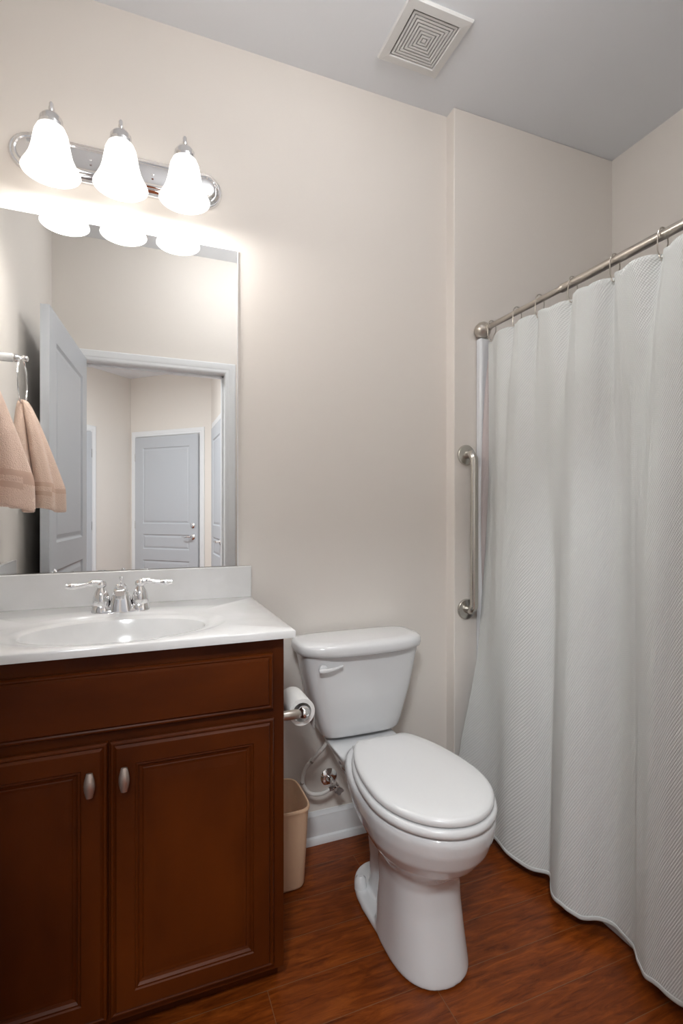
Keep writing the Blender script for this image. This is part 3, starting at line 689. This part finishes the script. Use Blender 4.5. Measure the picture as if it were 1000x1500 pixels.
# ---------------------------------------------------------------- shower curtain
HEM = [(1.108,1.625),(1.124,1.535),(1.142,1.459),(1.127,1.37),(1.154,1.286),(1.178,1.238),(1.136,1.184),(1.119,1.139),(1.140,1.088),(1.180,1.052),(1.204,1.013),(1.189,.96),(1.164,.924),(1.141,.88),(1.145,.845),(1.158,.803),(1.19,.76),(1.18,.70),(1.14,.65),(1.15,.58),(1.19,.53),(1.16,.46),(1.15,.40)]
MID = [(1.235,1.632),(1.205,1.560),(1.168,1.470),(1.158,1.395),(1.188,1.31),(1.206,1.25),(1.175,1.185),(1.152,1.13),(1.176,1.08),(1.208,1.04),(1.214,1.0),(1.190,.955),(1.160,.915),(1.150,.87),(1.170,.835),(1.200,.79),(1.205,.75),(1.17,.69),(1.155,.64),(1.18,.57),(1.19,.52),(1.17,.46),(1.17,.40)]
TOP = [(1.246,1.625),(1.226,1.555),(1.228,1.458),(1.214,1.40),(1.230,1.348),(1.216,1.285),(1.236,1.208),(1.215,1.15),(1.210,1.10),(1.234,1.058),(1.218,1.02),(1.208,.97),(1.234,.915),(1.212,.87),(1.208,.82),(1.236,.775),(1.21,.72),(1.205,.68),(1.236,.63),(1.21,.57),(1.236,.50),(1.21,.45),(1.236,.40)]
ST = [(a_[0]*.5+b_[0]*.5, a_[1]*.5+b_[1]*.5) for i, (a_, b_) in enumerate(zip(TOP, MID))]
KZ = [.05, .95, 1.60, 1.832]
NS, NZ = 22*16, 130
from mathutils import noise
def cpoint(sv_, z, off=0):
    pts = [(cr1([q[0] for q in T_], sv_), cr1([q[1] for q in T_], sv_)) for T_ in (HEM, MID, ST, TOP)]
    # interpolate in z (pchip-like: blend linear with smoothstep)
    for i in range(3):
        if z <= KZ[i+1] or i == 2:
            t_ = (z-KZ[i])/(KZ[i+1]-KZ[i]); break
    ps = [pts[max(i-1,0)], pts[i], pts[i+1], pts[min(i+2,3)]]
    x_ = cr1([q[0] for q in ps], 1+t_) if 0 < i < 2 else pts[i][0]*(1-t_)+pts[i+1][0]*t_ + .0*t_
    y_ = pts[i][1]*(1-t_)+pts[i+1][1]*t_
    k = max(0, min(1, (z-.05)/1.78))
    # fine pleats fading downwards from the hooks, soft wrinkles lower
    d_ = max(0, 1.836-z)
    for yh in (1.600,1.460,1.350,1.210,1.059,.917,.775,.63,.50,.38):
        x_ += .022*math.exp(-((y_-yh+.10*d_*(yh-1.1)*.5)/(.013+.055*d_))**2)*math.exp(-d_/.40)
    x_ -= .010*math.exp(-d_/.5)
    x_ += .010*(noise.noise((sv_*.9, z*1.1, 2.0)))*(1-abs(2*k-1))
    x_ += .0035*noise.noise((sv_*1.9, z*2.2, 7.0))
    EZ = [(.04,1.075),(.32,1.125),(.50,1.172),(.626,1.200),(.757,1.214),(1.02,1.239),(1.30,1.253),(1.60,1.252),(1.9,1.246)]
    for (za, xa), (zb, xb) in zip(EZ, EZ[1:]):
        if z <= zb or zb == 1.9:
            xe = xa+(xb-xa)*(z-za)/(zb-za); break
    w = max(0, 1-sv_/1.7); w = w*w*(3-2*w)
    x_ = x_*(1-w)+xe*w
    return x_+off, y_
vs = []; uv = []; fs = []
for j in range(NZ+1):
    fz = j/NZ; acc = 0; prev = None
    for i in range(NS+1):
        sv_ = 22*i/NS
        ztop = 1.824+.012*abs(math.sin(PI*(sv_)/2.6)) ; zbot = .045+.004*math.sin(sv_*2.9)
        z = zbot+(ztop-zbot)*fz
        x_, y_ = cpoint(sv_, z)
        vs.append((x_, y_, z)); uv.append((sv_*.062, z))
n_ = NS+1
for j in range(NZ):
    for i in range(NS): fs.append((j*n_+i, j*n_+i+1, (j+1)*n_+i+1, (j+1)*n_+i))
b = MB(); b.add(vs, fs)
cu = b.build('shower_curtain', M['curtain'], None, smooth=180, uv=uv); md = cu.modifiers.new('solid','SOLIDIFY'); md.thickness = .0022; md.offset = 0
tag(cu, 'pale woven shower curtain hanging in folds from the nickel rod', 'shower curtain')
# stitched hem band
hb = []
for j in range(4):
    for i in range(NS+1):
        sv_ = 22*i/NS; z = (.045+.004*math.sin(sv_*2.9)) + .012*j/3
        x_, y_ = cpoint(sv_, z); hb.append((x_, y_, z))
hf = [(j*n_+i, j*n_+i+1, (j+1)*n_+i+1, (j+1)*n_+i) for j in range(3) for i in range(NS)]
b = MB(); b.add(hb, hf); o = b.build('hem', M['curtain'], cu, smooth=180, uv=[(0,0)]*len(hb)); md = o.modifiers.new('solid','SOLIDIFY'); md.thickness = .005; md.offset = 0

# liner
vs = []; uv = []; NL = 160; NZL = 60
for j in range(NZL+1):
    z = .42+1.40*j/NZL
    for i in range(NL+1):
        y_ = 1.644-1.2*i/NL; k = (z-.42)/1.40
        e_ = math.exp(-(i/NL)*45)
        x_ = 1.284+.006*math.sin(i*.35+.6)*(.4+.6*(1-k)) - e_*.060*math.sin(PI*min(1,(1-k)*1.02+.02))**.5
        vs.append((x_, y_, z)); uv.append((i*.0075, z))
n2 = NL+1
fs = [(j*n2+i, j*n2+i+1, (j+1)*n2+i+1, (j+1)*n2+i) for j in range(NZL) for i in range(NL)]
b = MB(); b.add(vs, fs); ln = b.build('curtain_liner', M['liner'], None, smooth=180, uv=uv); md = ln.modifiers.new('solid','SOLIDIFY'); md.thickness = .0015; md.offset = 0
tag(ln, 'pale pink liner showing behind the left edge of the shower curtain', 'curtain liner')

# ---------------------------------------------------------------- exhaust vent
vt = empty('ceiling_vent', (.8725, 1.4735, CZ)); tag(vt, 'square white exhaust fan grille on the ceiling', 'vent')
sq = lambda h_, z: [(-h_,-h_,z),(h_,-h_,z),(h_,h_,z),(-h_,h_,z)]
# frame: outer flange with square opening
MB().loft([sq(.114,0), sq(.116,-.004), sq(.112,-.011), sq(.086,-.013), sq(.083,-.008), sq(.083,.02)], (False,False)).build('frame', M['vent'], vt, smooth=False)
MB().box(-.084,.084,-.084,.084,.018,.022).build('backing', M['ventdark'], vt, smooth=False)
for i in range(7):
    h1 = .0795-.0105*i; h0 = h1-.0070
    MB().loft([sq(h1,.004), sq(h1,-.010), sq(h0,-.010), sq(h0,.004), sq(h1,.004)], (False,False)).build('slat', M['vent'], vt, smooth=False)
b = MB(); b.box(-.0065,.0065,-.0065,.0065,-.010,.004)
b.box(-.002,.002,-.082,.082,-.004,.006); b.box(-.082,.082,-.002,.002,-.004,.006)
b.build('cross_rib', M['vent'], vt, smooth=False)
